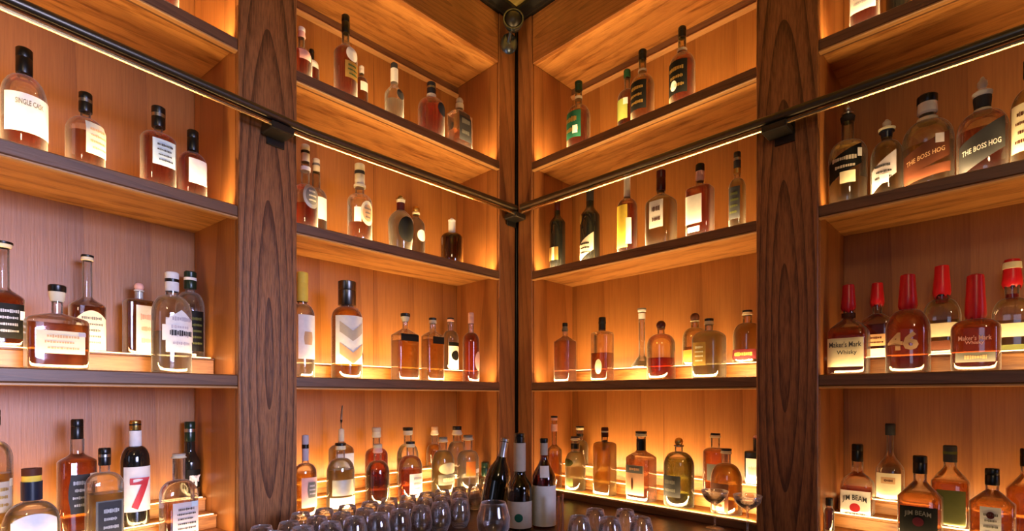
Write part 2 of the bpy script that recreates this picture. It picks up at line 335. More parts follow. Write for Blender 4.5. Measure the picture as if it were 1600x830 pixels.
# ------------------------------------------------------------------ ladder rails
ZR = EYE + .988
def rail(pts, label, brackets):
    r = empty('ladder_rail', pts[0] + Vector((0, 0, ZR)), 0, label, 'rail')
    o = Vector(pts[0])
    loc = [p - o for p in pts]
    tube('rail_tube', loc, .0165, BRONZE, r, 16)
    st = tube('glint_strip', [p + Vector((0, 0, -.0275)) for p in loc], .0062, GLINT_BRASS, r, 8); st['label'] = 'bright rod standing in for light reflected under the dark rail'  # this rod is added to draw the line of reflected light below the tube
    for fr, x in brackets:
        c = fr.P(x, 0) - o
        b = box('bracket', -.042, .042, -.095, -.013, -.058, -.030, BLACK, r, .004); b.location = c + fr.ey * -.054 - fr.ex * .012 + Vector((0, 0, -.036)); b.rotation_euler.z = fr.rot
        b = box('bracket_plate', -.034, .034, -.018, -.0125, -.075, -.005, BLACK, r, .002); b.location = c + fr.ey * -.0155 + Vector((0, 0, -.04)); b.rotation_euler.z = fr.rot
RD = -.075
cor = FL.P(RD, RD)
rail([cor + Vector((-.01, 0, 0)), FL.P(xb + .02, RD), FO.P(-.06, RD), FO.P(xOe - .3, RD)], 'dark bronze ladder rail crossing the left shelves to the corner', [(FO, FO.hit(427, 0)), (FL, -.055)])
rail([cor + Vector((0, -.034, 0)), FR.P(xROe + .3, RD)], 'dark bronze ladder rail crossing the right shelves to the corner', [(FR, FR.hit(1228, 0))])

# ball-joint fixture high in the corner
p1 = Vector((CAM.x, CAM.y, 0)) + (FWD + RIGHT * ((795 - CX) / F_PX)) * 2.735; z1 = EYE + (HY - 69) / F_PX * 2.735
r = empty('ball_mount', (p1.x, p1.y, z1), math.atan2(FWD.y, FWD.x) - math.pi / 2, 'glossy black ball fixture on a swivel disc at the top of the corner', 'fixture')
o = lathe('mounting_disc', [(-.012, .030), (-.004, .042), (.004, .044), (.010, .036), (.016, .012)], STEEL, r); o.rotation_euler = (math.pi / 2, 0, 0); o.scale = (1, 1.25, 1)
tube('swivel_arm', [(0, -.015, 0), (.006, -.035, .03), (.020, -.03, .065)], [.012, .009, .011], STEEL, r)
o = lathe('ball_head', [(.048 * -math.cos(math.pi * i / 12), max(.002, .048 * math.sin(math.pi * i / 12))) for i in range(13)], BLACK, r); o.location = (.024, -.03, .095)
o = lathe('ball_collar', [(-.010, .046), (-.010, .053), (.010, .053), (.010, .046)], STEEL, r, close=False); o.location = (.024, -.045, .095); o.rotation_euler = (math.pi / 2, 0, 0)

# ------------------------------------------------------------------ bottles
WHITE = plain('paper_white', (.86, .84, .80), .6); CREAM = plain('paper_cream', (.82, .74, .52), .6)
PCOL = {'white': (.84, .82, .79), 'cream': (.80, .72, .50), 'yellow': (.85, .62, .08), 'black': (.004, .004, .0036), 'gunmetal': (.16, .15, .14), 'navy': (.010, .014, .030), 'blue': (.45, .58, .72),
        'grey': (.17, .165, .15), 'slate': (.040, .040, .045), 'green': (.015, .07, .03), 'lime': (.35, .42, .10), 'brown': (.09, .026, .012), 'red': (.50, .02, .03),
        'wax': (.62, .012, .025), 'pink': (.78, .45, .40), 'lilac': (.50, .46, .52), 'gold': (.55, .36, .10), 'silver': (.42, .42, .42), 'maroon': (.07, .006, .010),
        'teal': (.012, .09, .055), 'beige': (.52, .45, .36), 'tan': (.62, .38, .20), 'salmon': (.72, .40, .24), 'olive': (.10, .11, .03), 'orange': (.62, .17, .03), 'darkgreen': (.004, .020, .010), 'cork': (.62, .42, .24)}
def P_(c, rough=None):
    metal = 1 if c in ('gold', 'silver', 'gunmetal') else 0
    if rough is None: rough = .3 if c in ('wax', 'black', 'gold', 'silver', 'gunmetal', 'maroon', 'darkgreen', 'navy') else .55
    return plain('coat_%s_%d' % (c, rough * 100), PCOL[c], rough, metal, 0, .2 if rough >= .55 else .5)
LIQ = {'amber': (.95, .52, .085), 'gold': (.96, .70, .26), 'red': (.82, .19, .04), 'dark': (.30, .05, .015), 'pink': (.93, .45, .22), 'green': (.42, .42, .06),
       'brown': (.82, .30, .06), 'clear': (.97, .95, .90), 'cherry': (.85, .07, .03), 'pale': (.97, .86, .50)}
GL = {'clear': (.97, .97, .96), 'dark': (.05, .045, .03), 'olive': (.20, .20, .06), 'warm': (.95, .86, .66), 'amber': (.45, .17, .05)}
def glassmat(k): return plain('bottle_black', (.010, .010, .009), .10, 0, .5) if k == 'dark' else shell('glass_' + k, GL[k])
SEG = 32
def xsec(a, b, n, seg=SEG):
    out = []
    for i in range(seg):
        t = 2 * math.pi * (i + .5) / seg; c, s = math.cos(t), math.sin(t)
        out.append((a * math.copysign(abs(s) ** (2 / n), s), -b * math.copysign(abs(c) ** (2 / n), c)))
    return out
class Body:
    """outline of one bottle: full width a x b (half sizes), round neck rn"""
    def __init__(s, A, B, n, rn, zb, zn, zt, form, taper):
        s.A, s.B, s.n, s.rn, s.zb, s.zn, s.zt, s.form, s.taper = A, B, n, rn, zb, zn, zt, form, taper
    def t(s, z):
        if z <= s.zb:
            k = z / s.zb; base = 1 - s.taper * (1 - k) ** (1.0 if s.form != 'bulb' else 1.6)
            e = min(1, z / .006); return base * (.93 + .07 * e)
        if z >= s.zn: return 0
        q = (z - s.zb) / (s.zn - s.zb)
        return {'round': math.sqrt(max(0, 1 - q * q)), 'slope': 1 - q, 'ogee': 1 - (3 * q * q - 2 * q ** 3), 'square': max(0, 1 - q ** 5) ** .6,
                'bulb': math.cos(q * math.pi / 2) ** .75, 'step': (1 - .18 * q if q < .35 else (1 - .06) * (1 - ((q - .35) / .65) ** 1.3))}[s.form]
    def ab(s, z, off=0):
        t = s.t(z); return s.rn + (s.A - s.rn) * t + off, s.rn + (s.B - s.rn) * t + off, 2 + (s.n - 2) * max(0, min(1, t * 1.3 - .3))
    def rings(s):
        zs = [0, .003, .008, s.zb * .35, s.zb * .7, s.zb]
        for i in range(1, 9): zs.append(s.zb + (s.zn - s.zb) * (1 - (1 - i / 9) ** 1.3 if s.form in ('slope', 'ogee') else math.sin(i / 9 * math.pi / 2)))
        return zs + [s.zn, (s.zn + s.zt) / 2, s.zt]
    def mesh(s, z0, z1, off):
        zs = [z for z in s.rings() if z0 < z < z1]; zs = [z0] + zs + [z1]; v = []; f = []
        for z in zs:
            a, b, n = s.ab(min(z, s.zt), off)
            v += [(x, y, z) for x, y in xsec(max(a, .002), max(b, .002), n)]
        for k in range(len(zs) - 1):
            for i in range(SEG):
                j = (i + 1) % SEG; f.append((k * SEG + i, k * SEG + j, (k + 1) * SEG + j, (k + 1) * SEG + i))
        f.append(tuple(range(SEG))[::-1]); f.append(tuple(range((len(zs) - 1) * SEG, len(zs) * SEG)))
        return v, f
    def arc(s, z, off):
        a, b, n = s.ab(z, off); pts = []
        for i in range(-60, 61):
            t = math.radians(i * 1.9); c, q = math.cos(t), math.sin(t)
            pts.append((a * math.copysign(abs(q) ** (2 / n), q), -b * math.copysign(abs(c) ** (2 / n), c)))
        L = [0]
        for i in range(1, len(pts)): L.append(L[-1] + math.dist(pts[i], pts[i - 1]))
        h = L[60]; return pts, [l - h for l in L]
    def on(s, u, z, off, cache={}):
        key = (id(s), round(z, 4), off)
        if key not in cache: cache[key] = s.arc(z, off)
        pts, L = cache[key]
        u = max(L[0], min(L[-1], u)); lo, hi = 0, len(L) - 1
        while hi - lo > 1:
            m = (lo + hi) // 2
            if L[m] <= u: lo = m
            else: hi = m
        k = (u - L[lo]) / max(1e-9, L[hi] - L[lo])
        return (pts[lo][0] + (pts[hi][0] - pts[lo][0]) * k, pts[lo][1] + (pts[hi][1] - pts[lo][1]) * k, z)
def patch(name, body, u0, u1, z0, z1, mat, parent, off=.0012, shape='rect'):
    v = []; f = []
    if shape == 'oval':
        uc, zc, ru, rz = (u0 + u1) / 2, (z0 + z1) / 2, (u1 - u0) / 2, (z1 - z0) / 2
        v.append(body.on(uc, zc, off)); R, S = 4, 24
        for r in range(1, R + 1):
            for i in range(S):
                a = 2 * math.pi * i / S; v.append(body.on(uc + ru * r / R * math.cos(a), zc + rz * r / R * math.sin(a), off))
        for i in range(S): f.append((0, 1 + i, 1 + (i + 1) % S))
        for r in range(R - 1):
            for i in range(S):
                j = (i + 1) % S; f.append((1 + r * S + i, 1 + (r + 1) * S + i, 1 + (r + 1) * S + j, 1 + r * S + j))
    else:
        nx, nz = 14, 5
        for k in range(nz + 1):
            for i in range(nx + 1):
                fu, fz = i / nx, k / nz; u = u0 + (u1 - u0) * fu; z = z0 + (z1 - z0) * fz
                if shape == 'slant': z += (fu - .5) * (z1 - z0) * .75
                if shape == 'arch' and k == nz: z -= (2 * fu - 1) ** 2 * (z1 - z0) * .22
                if shape == 'house' and k == nz: z -= abs(2 * fu - 1) * (z1 - z0) * .25
                if shape == 'chevron': z += (abs(2 * fu - 1) - .5) * (z1 - z0) * .9
                if shape == 'hex': u = (u0 + u1) / 2 + (u - (u0 + u1) / 2) * (1 - .22 * abs(2 * fz - 1))
                v.append(body.on(u, z, off))
        for k in range(nz):
            for i in range(nx):
                a = k * (nx + 1) + i; f.append((a, a + 1, a + nx + 2, a + nx + 1))
    return link(name, v, f, mat, parent, True)
def text_on(body, s, uc, zc, h, mat, parent, off=.0019, arch=0, stretch=1.0, slant=0, maxw=None):
    cu = bpy.data.curves.new('lettering', 'FONT'); cu.body = s; cu.size = 1; cu.align_x = 'CENTER'; cu.resolution_u = 2; cu.offset = .035 if len(s) < 3 else .012
    o = bpy.data.objects.new('lettering', cu); COL.objects.link(o)
    dg = bpy.context.evaluated_depsgraph_get(); me = bpy.data.meshes.new_from_object(o.evaluated_get(dg))
    bpy.data.objects.remove(o); bpy.data.curves.remove(cu)
    if not me.vertices: return None
    xs = [v.co.x for v in me.vertices]; wd = max(xs) - min(xs)
    k = h / .7; kx = k * stretch
    if maxw and wd * kx > maxw: kx = maxw / wd
    bm = bmesh.new(); bm.from_mesh(me)
    if len(s) <= 2: bmesh.ops.subdivide_edges(bm, edges=[e for e in bm.edges if e.calc_length() > .1], cuts=3, use_grid_fill=False)
    bm.to_mesh(me); bm.free()
    for v in me.vertices:
        u = v.co.x * kx; z = (v.co.y - .35) * k
        z += -arch * (u * u) + slant * u
        v.co = Vector(body.on(uc + u, zc + z, off))
    me.materials.append(mat); q = bpy.data.objects.new('lettering', me); COL.objects.link(q); q.parent = parent
    return q
def marks(body, u0, u1, z0, z1, rows, mat, parent, off=.0018):
    """faint rows of print too small to read"""
    v = []; f = []; rnd = random.Random(int(abs(z0 * u1) * 1e6) + rows)
    for r in range(rows):
        zc = z1 - (r + .5) * (z1 - z0) / rows; h = (z1 - z0) / rows * (.42 if r else .55); u = u0 + rnd.random() * (u1 - u0) * .15; end = u1 - rnd.random() * (u1 - u0) * .15
        while u < end:
            w = (u1 - u0) * (.035 + .06 * rnd.random()); k = len(v); hh = h * (.6 + .4 * rnd.random())
            for du, dz in ((0, -hh / 2), (w, -hh / 2), (w, hh / 2), (0, hh / 2)): v.append(body.on(u + du, zc + dz, off))
            f.append((k, k + 1, k + 2, k + 3)); u += w + (u1 - u0) * .02
    o = link('print', v, f, mat, parent); o['kind'] = 'stuff'; return o
def cap_part(kind, c1, c2, r, rn, z0, z1, parent):
    h = z1 - z0; m1, m2 = P_(c1), P_(c2 or c1)
    if kind == 'cyl':
        lathe('cap', [(z0, r * .96), (z0 + .002, r), (z0 + h * .6, r), (z0 + h * .62, r * .95), (z0 + h * .66, r), (z1 - .003, r), (z1, r * .86)], m1, parent)
        if c2: lathe('cap_ring', [(z0 + h * .48, r * 1.03), (z0 + h * .64, r * 1.03)], m2, parent, close=True)
    elif kind == 'tee':
        lathe('stopper', [(z1 - h * .42, r * .95), (z1 - h * .38, r), (z1 - h * .06, r), (z1, r * .88)], m1, parent)
        lathe('collar', [(z0, rn * 1.08), (z0 + h * .1, rn * 1.3), (z1 - h * .5, r * .93), (z1 - h * .42, r * .93)], m2, parent)
    elif kind == 'ball':
        zc = z1 - r; s = lathe('stopper', [(zc - r * math.cos(math.pi * i / 10), max(.001, r * math.sin(math.pi * i / 10))) for i in range(11)], m1, parent)
        lathe('collar', [(z0, rn * 1.05), (z0 + .002, rn * 1.25), (max(z0 + .004, zc - r * .8), rn * 1.2)], m2, parent)
    elif kind == 'knob':
        lathe('stopper', [(z0 + h * .30, r * .55), (z0 + h * .42, r * .98), (z0 + h * .50, r), (z0 + h * .56, r * .7), (z0 + h * .62, r * .34), (z0 + h * .72, r * .52), (z0 + h * .84, r * .5), (z0 + h * .92, r * .28), (z1, r * .16)], m1, parent)
        lathe('collar', [(z0, rn * 1.05), (z0 + h * .30, rn * 1.2), (z0 + h * .31, r * .9), (z0 + h * .36, r * .9)], m2, parent)
    elif kind == 'wax':
        v = []; f = []; S = 24; rr = random.Random(int(z1 * 1e5)); drip = [rr.random() for _ in range(S)]
        zs = [-.12, .05, .3, .6, .9, .97, 1.0]; rs = [1, 1, .93, .84, .78, .74, .5]
        for zf, rf in zip(zs, rs):
            for i in range(S):
                a = 2 * math.pi * i / S; zz = zf * h; q = r * rf
                if zf < 0: zz = -h * (.02 + .2 * drip[i] ** 2); q = rn * 1.12
                elif zf < .1: q = r * (.95 + .07 * drip[i])
                v.append((q * math.cos(a), q * math.sin(a), z0 + zz))
        for k in range(len(zs) - 1):
            for i in range(S):
                j = (i + 1) % S; f.append((k * S + i, k * S + j, (k + 1) * S + j, (k + 1) * S + i))
        f.append(tuple(range((len(zs) - 1) * S, len(zs) * S))); link('wax_seal', v, f, m1, parent, True, 50)
        if c2: lathe('wax_tape', [(z0 + h * .62, r * .86), (z0 + h * .63, r * .92), (z0 + h * .86, r * .88), (z0 + h * .87, r * .8)], m2, parent)
    elif kind == 'spout':
        lathe('collar', [(z0, rn * 1.1), (z0 + h * .15, r), (z0 + h * .32, r), (z0 + h * .36, r * .6)], m2, parent)
        tube('spout', [(0, 0, z0 + h * .3), (0, 0, z0 + h * .6), (0, -.004, z0 + h * .8), (0, -.012, z1)], [r * .42, r * .4, r * .3, r * .26], m1, parent)
NB = {}; DEBUG = False; FOOT = []
def B(fr, sh, row, xc, w, ytop, ycap, yneck, ybody, label, cap=('cyl', 'black', None), capw=None, neckw=None, n=2.0, asp=1.0, form='round', glass='clear', liq='amber', yfill=None,
      lab=(), bands=(), yaw=0.0, taper=0.0, txt=(), name='liquor_bottle', d=None, group=None, tilt=0):
    """one bottle, measured on the photograph: xc, w across, ytop ... ybody down the rows; row f/m/b is its place on the shelf"""
    z0 = SHELFZ[sh] + ({'f': 0, 'm': .0505, 'b': .1005}[row] if sh == 4 else .0635 if (sh == 3 and row == 'b') else .0005)
    lim = {'f': .050, 'm': .042, 'b': .046}[row] if sh == 4 else ({'f': .062, 'b': .082}[row] if sh == 3 else .085)
    if sh in (3, 4) and row == 'f': z0 += .0005
    x = fr.hit(xc, d or .12); A = .04; dd = d or .12
    for _ in range(8):
        Bh = min(A * asp, lim)
        if d is None: dd = {'f': .042 + Bh, 'm': .196, 'b': (.295 if sh == 4 else .258 if sh == 3 else BAYD - .035 - Bh)}[row]
        pxs = []
        for qx, qy in xsec(A, Bh, n):
            cs, sn = math.cos(yaw), math.sin(yaw); pxs.append(proj(fr.P(x + qx * cs - qy * sn, dd + qx * sn + qy * cs, z0 + .1))[0])
        lo, hi = min(pxs), max(pxs); A = max(.012, min(.075, A * (w / (hi - lo)))); x += fr.hit(xc, dd) - fr.hit((lo + hi) / 2, dd)
    if SHELFZ.get(9) is None:                       # keep clear of the bay's side panels
        lo, hi = {id(FO): (xOe, xOc), id(FL): (xb, xLs)}.get(id(fr), (xRs, xRc0) if xc < 1200 else (xRc1, xROe)); x0_ = x
        x = max(lo + A + .002, min(hi - A - .002, x))
        if DEBUG and abs(x - x0_) > .001: print('CLAMP', label, round(x - x0_, 3))
    if DEBUG: FOOT.append((id(fr), sh, x, dd, A, min(A * asp, lim), n, label))
    Bh = min(A * asp, lim); c = fr.P(x, dd, z0); D = proj(c)[2]
    Z = lambda y: max(.004, EYE + (HY - y) * D / F_PX - z0)
    k = 2 * A / w                                   # metres per pixel across
    rn = (neckw or w * .3) * k / 2; rc = (capw or (neckw or w * .3) * 1.15) * k / 2
    rn = min(rn, Bh * .9, A * .9)
    zt, zc, zn, zb = Z(ytop), Z(ycap), Z(yneck), Z(ybody)
    zn = min(zn, zc - .002); zb = min(zb, zn - .004)
    body = Body(A, Bh, n, rn, zb, zn, zc, form, taper)
    NB[name] = NB.get(name, 0) + 1
    r = empty(name, c, fr.rot + yaw, label, 'bottle', group)
    if tilt: r.rotation_euler = (0, tilt, r.rotation_euler.z)
    v, f = body.mesh(0, zc, 0); link('glass', v, f, glassmat(glass), r, True, 50)
    if glass != 'dark' and liq:
        zf = Z(yfill) if yfill else zn - .003
        zf = min(zf, zc - .006)
        v, f = body.mesh(.006, max(.015, zf), -.0028); link('liquid', v, f, liquid('liquid_' + liq, LIQ[liq], .38, {'pale': .55, 'gold': .42, 'clear': .30}.get(liq, .30)), r, True, 50)
    if cap: cap_part(cap[0], cap[1], cap[2], rc, rn, zc, zt, r)
    for (y0, y1, ww, col) in bands:
        za, zz = Z(y1), Z(y0); rr = ww * k / 2
        lathe('neck_band', [(za, rr), (zz, rr)], P_(col), r, close=True)
    labs = []
    for L in lab:
        y0, y1, wf, col = L[:4]; shape = L[4] if len(L) > 4 else 'rect'; uo = (L[5] if len(L) > 5 else 0) * A
        off = (.0028 if form == 'bulb' else .0012) + .0007 * len(labs)
        q = patch('label', body, uo - wf * A, uo + wf * A, Z(y1), Z(y0), P_(col, .6), r, off, shape)
        labs.append(q)
        mk = L[6] if len(L) > 6 else None
        if mk: marks(body, uo - wf * A * .7, uo + wf * A * .7, Z(y1) + (Z(y0) - Z(y1)) * .12, Z(y0) - (Z(y0) - Z(y1)) * .12, mk[0], P_(mk[1], .6), q, off + .0007)
    for T in txt:
        s, yc, hpx, col = T[:4]; o = dict(T[4]) if len(T) > 4 else {}
        uo = o.pop('u', 0) * A; mw = o.pop('mw', 1.5) * A
        text_on(body, s, uo, Z(yc), hpx * D / F_PX, P_(col, .5), labs[0] if labs else r, .0046, maxw=mw, **o)
    return r
K = math.radians
cb = lambda c, c2=None: ('cyl', c, c2)
te = lambda c, c2='cream': ('tee', c, c2)
wg, sc, rg = 'whiskey_bottle', 'liquor_bottle', 'gin_bottle'
# ---- far left bay, shelf above eye level
B(FO, 1, 'f', 263, 34, -120, -92, -80, -68, 'bottle on the top left shelf cut by the frame edge, only its base in view', liq='red', lab=((-50, -8, .8, 'white'),))
B(FO, 2, 'f', 37, 76, 77, 117, 121, 160, 'bottle with wide wrap white label and low dark red whiskey, far left upper shelf', cb('black'), 28, 24, liq='red', yfill=193, name=wg,
  lab=((157, 216, 1.25, 'white', 'rect', .1, None),), txt=(('SINGLE CASK', 171, 8, 'grey', {'mw': 1.25, 'u': .0}),), yaw=K(4))
B(FO, 2, 'f', 133, 64, 146, 176, 186, 208, 'black-capped bottle with cream label and orange whiskey, second on the far left upper shelf', cb('black', 'silver'), 24, 18, liq='brown', yfill=212, name=wg,
  lab=((197, 246, .72, 'cream', 'rect', .25, (4, 'tan')),), n=2.6, yaw=K(14))
B(FO, 2, 'f', 247, 57, 168, 200, 209, 220, 'dark amber bottle with pale blue label, third on the far left upper shelf', cb('black', 'silver'), 23, 14, liq='red', yfill=222, name=wg,
  lab=((224, 264, .72, 'blue', 'rect', .1, (4, 'slate')),), n=2.8, yaw=K(2), asp=.8)
B(FO, 2, 'f', 301, 45, 205, 237, 240, 258, 'small dark red bottle with square white label next to the left pillar', cb('black'), 19, 15, liq='red', yfill=246, name=wg,
  lab=((253, 291, .75, 'white', 'rect', .1),), n=2.6, yaw=K(4), asp=.8)
# ---- far left bay, eye-level shelf
B(FO, 3, 'b', 4, 70, 378, 388, 448, 468, 'long-necked bottle with black label at the left frame edge', te('black'), 34, 22, liq='brown', yfill=455, name=wg, form='ogee', n=3.5, asp=.85,
  lab=((476, 530, .8, 'black', 'rect', .15, (4, 'silver')), (486, 500, .16, 'white', 'rect', .85)))
B(FO, 3, 'f', 88, 104, 446, 472, 490, 505, 'squat broad decanter bottle with beige rectangular label', te('black'), 31, 19, liq='brown', yfill=507, n=7, asp=.55, form='step', name=wg,
  lab=((519, 554, .78, 'cream', 'rect', .02, (3, 'tan')), (520, 526, .12, 'lilac', 'rect', .7)))
B(FO, 3, 'b', 136, 60, 399, 408, 463, 480, 'tall-necked bottle with cream label behind the squat decanter', te('black'), 22, 17, liq='brown', yfill=480, n=4, asp=.8, form='ogee', name=wg,
  lab=((487, 548, .86, 'cream', 'arch', .08, (5, 'grey')),), txt=())
B(FO, 3, 'b', 217, 52, 442, 456, 468, 476, 'square amber bottle with tall white label and pink stopper', ('ball', 'pink', 'white'), 18, 15, liq='orange' if 0 else 'amber', yfill=474, n=7, asp=.8, form='square', name=wg,
  lab=((479, 551, .74, 'white', 'rect', .3, (3, 'pink')),), bands=((457, 467, 15, 'white'),))
B(FO, 3, 'f', 268, 64, 426, 456, 462, 492, 'silver-clear bottle with stepped white label and half white cap', cb('white', 'black'), 22, 20, liq='clear', yfill=520, name=rg,
  lab=((486, 552, .78, 'white', 'house', .15, (4, 'lilac')), (510, 534, .95, 'white', 'rect', .15, (1, 'slate'))), yaw=K(4), asp=.8)
B(FO, 3, 'b', 304, 46, 425, 452, 457, 484, 'round-shouldered clear bottle with black label beside the left pillar', cb('darkgreen', 'white'), 20, 15, liq='clear', yfill=505, name=rg,
  lab=((488, 550, .6, 'black', 'rect', .1, (5, 'olive')),))
# ---- far left bay, lowest shelf
B(FO, 4, 'm', -10, 62, 640, 665, 690, 720, 'pale bottle cut by the left frame edge on the lowest shelf', liq='pale', yfill=740, lab=((752, 800, .9, 'beige', 'rect', .1, (3, 'gold')), (748, 760, .16, 'cream', 'rect', .9)), d=.19)
B(FO, 4, 'f', 48, 94, 732, 781, 784, 822, 'stout bottle with yellow-banded black cap and arched white label', None, 32, 28, liq='pale', yfill=800, lab=((800, 850, .85, 'white', 'arch', .0),), name=wg,
  bands=((732, 743, 33, 'brown'), (743, 752, 32, 'yellow'), (752, 781, 35, 'navy')))
B(FO, 4, 'm', 120, 64, 655, 686, 708, 722, 'amber bottle with grey shield label behind the stout bottle', cb('black'), 21, 24, liq='brown', yfill=716, form='ogee', n=3, name=wg,
  lab=((740, 800, .75, 'slate', 'hex', .1, (4, 'silver')), (739, 752, .26, 'white', 'rect', .75)), asp=.8)
B(FO, 4, 'f', 163, 62, 700, 727, 738, 758, 'clear square-shouldered bottle with dark grey label and ringed cap', cb('black', 'silver'), 22, 18, n=5, liq='pale', yfill=770, asp=.8, name=rg,
  lab=((780, 850, .78, 'grey', 'rect', .1), (782, 848, .66, 'slate', 'rect', .1, (4, 'silver'))))
B(FO, 4, 'm', 211, 47, 657, 672, 697, 722, 'dark bottle with white label bearing a big red seven', cb('gold', 'black'), 19, 19, glass='dark', liq=None, name=wg,
  lab=((728, 797, 1.15, 'white', 'rect', 0),), bands=((673, 697, 20.5, 'white'),), txt=(('7', 768, 44, 'red', {'stretch': 1.15}),))
B(FO, 4, 'f', 279, 62, 709, 716, 750, 775, 'clear decanter bottle with lilac label and open glass neck', ('tee', 'beige', 'cream'), 24, 22, n=5, liq='pink', yfill=785, asp=.8, form='round', name=rg,
  lab=((783, 850, .78, 'lilac', 'rect', .15, (6, 'slate')), (783, 791, .2, 'blue', 'rect', .65)))
B(FO, 4, 'b', 301, 33, 659, 690, 703, 724, 'slim black bottle with white lettering beside the left pillar', cb('darkgreen', 'silver'), 17, 17, glass='dark', liq=None, form='ogee', lab=((733, 761, .8, 'black', 'rect', .1, (1, 'white')),),
  txt=(('Y', 750, 16, 'white', {'u': .2}),))
# ---- left bay, top shelf
B(FL, 1, 'f', 471, 34, 44, 60, 78, 96, 'pink-red bottle half hidden by the left pillar on the top shelf', ('tee', 'white', 'pink'), 12, 10, liq='cherry', yfill=82, lab=((84, 100, .6, 'pink'),))
B(FL, 1, 'b', 487, 24, 78, 92, 96, 106, 'small red bottle behind the pink-red one on the top left shelf', liq='cherry', lab=((98, 110, .6, 'white'),))
B(FL, 1, 'f', 540, 37, 25, 53, 68, 86, 'tall amber bottle with white oval label, top left shelf', cb('black'), 13, 12, liq='red', yfill=78, name=wg, form='ogee',
  lab=((80, 103, .6, 'white', 'oval', .15), (104, 130, .7, 'gold', 'rect', .15, (3, 'green'))))
B(FL, 1, 'b', 565, 20, 104, 116, 122, 134, 'tiny pale bottle just behind the tall amber one', cb('white'), 8, 8, liq='pink', lab=((132, 146, .7, 'white'),))
B(FL, 1, 'f', 616, 30, 100, 110, 133, 150, 'clear slender bottle with white neck foil and dark oval', cb('slate'), 11, 11, liq='clear', yfill=160, name=rg, bands=((109, 130, 12, 'white'),),
  lab=((144, 160, .5, 'slate', 'oval', .2),), form='ogee')
B(FL, 1, 'f', 674, 42, 130, 149, 156, 172, 'round bottle half full of red spirit with navy oval', cb('navy', 'silver'), 14, 14, liq='cherry', yfill=172, lab=((166, 186, .5, 'navy', 'oval', .35),), bands=((149, 156, 15, 'white'),), form='round')
B(FL, 1, 'f', 718, 40, 153, 171, 173, 182, 'clear rectangular bottle with slate label, last on the top left shelf', ('ball', 'beige', 'cream'), 12, 11, n=6, asp=.6, form='slope', liq='pink', yfill=210, lab=((180, 224, .62, 'slate', 'rect', .1, (2, 'grey')),), name=rg)
# ---- left bay, shelf two
gp = 'long-necked bottles with round seal labels'
B(FL, 2, 'f', 477, 40, 227, 254, 290, 308, 'round-label bottle with red base half hidden by the left pillar', cb('cream', 'black'), 14, 14, liq='cherry', yfill=322, lab=((291, 330, .75, 'silver', 'oval', .15), (297, 324, .55, 'grey', 'oval', .15, (3, 'cream'))), bands=((262, 268, 17, 'white'),), name=wg)
B(FL, 2, 'b', 494, 34, 249, 270, 296, 312, 'clear bottle with white label just behind the round-label one', cb('cream', 'grey'), 12, 13, liq='clear', yfill=330, lab=((312, 346, .6, 'white', 'rect', .2),))
B(FL, 2, 'f', 562, 39, 257, 289, 305, 318, 'clear bottle with cream ring seal, second-shelf left bay', cb('cream', 'slate'), 16, 14, liq='pink', yfill=352, lab=((318, 356, .68, 'cream', 'oval', .2), (324, 350, .5, 'tan', 'oval', .2, (3, 'grey')), (330, 352, .28, 'white', 'rect', -.7)), bands=((290, 294, 19, 'cream'),), name=wg)
B(FL, 2, 'f', 626, 40, 305, 318, 330, 350, 'onion-shaped bottle with black oval front and gold stopper', ('knob', 'gold', 'cream'), 16, 12, liq='clear', form='bulb', taper=.25, lab=((343, 382, .78, 'black', 'oval', .0),), bands=((318, 330, 13, 'maroon'),))
B(FL, 2, 'b', 650, 28, 322, 336, 341, 354, 'clear round bottle with gold stopper behind the onion-shaped one', ('ball', 'gold', 'cream'), 12, 10, liq='clear', form='bulb', lab=((362, 380, .6, 'white', 'oval', .1),))
B(FL, 2, 'f', 706, 35, 341, 348, 365, 374, 'short near-black bottle with white stopper by the corner', ('knob', 'white', 'white'), 12, 10, liq='dark', yfill=368, glass='amber', bands=((347, 364, 11, 'white'),), form='round')
# ---- left bay, eye-level shelf
B(FL, 3, 'f', 472, 40, 426, 472, 476, 496, 'bottle with tall yellow cap and cream label against the left pillar', cb('yellow'), 19, 15, liq='clear', lab=((494, 562, .82, 'white', 'rect', .1), (520, 540, .4, 'tan', 'hex', .1)), name=wg)
B(FL, 3, 'f', 542, 49, 440, 478, 480, 500, 'tall bottle with brushed dark metal cap and white chevron label', cb('gunmetal', None), 28, 18, liq='amber', lab=((496, 570, 1.3, 'white', 'rect', .05), (512, 528, .85, 'beige', 'chevron', -.1), (545, 562, .85, 'tan', 'chevron', -.1), (552, 568, .14, 'brown', 'rect', 1.0)), name=wg)
B(FL, 3, 'f', 633, 44, 490, 503, 513, 524, 'square flask with angled shoulders and black shoulder label', te('black'), 17, 9, n=8, asp=.7, form='slope', liq='amber', yfill=533, lab=((523, 534, .85, 'black', 'rect', 0),), name=wg)
B(FL, 3, 'f', 676, 36, 497, 506, 517, 526, 'narrower square flask with black shoulder label', te('black'), 14, 11, n=8, asp=.7, form='slope', liq='amber', yfill=531, lab=((527, 538, .7, 'black', 'rect', .2),), name=wg)
B(FL, 3, 'b', 704, 25, 497, 503, 517, 530, 'slim clear bottle with black and white label behind the square flasks', te('black', 'pink'), 11, 9, liq='clear', lab=((536, 577, .95, 'white', 'rect', 0), (536, 542, .95, 'black'), (549, 564, .6, 'black', 'oval', 0)), name=rg)
B(FL, 3, 'f', 736, 26, 489, 506, 520, 536, 'slim red-brown bottle with pink splash label next to the corner post', cb('pink'), 9, 8, liq='red', form='round', bands=((520, 532, 9, 'red'),), lab=((550, 580, .6, 'pink', 'oval', .25),), yaw=.1)
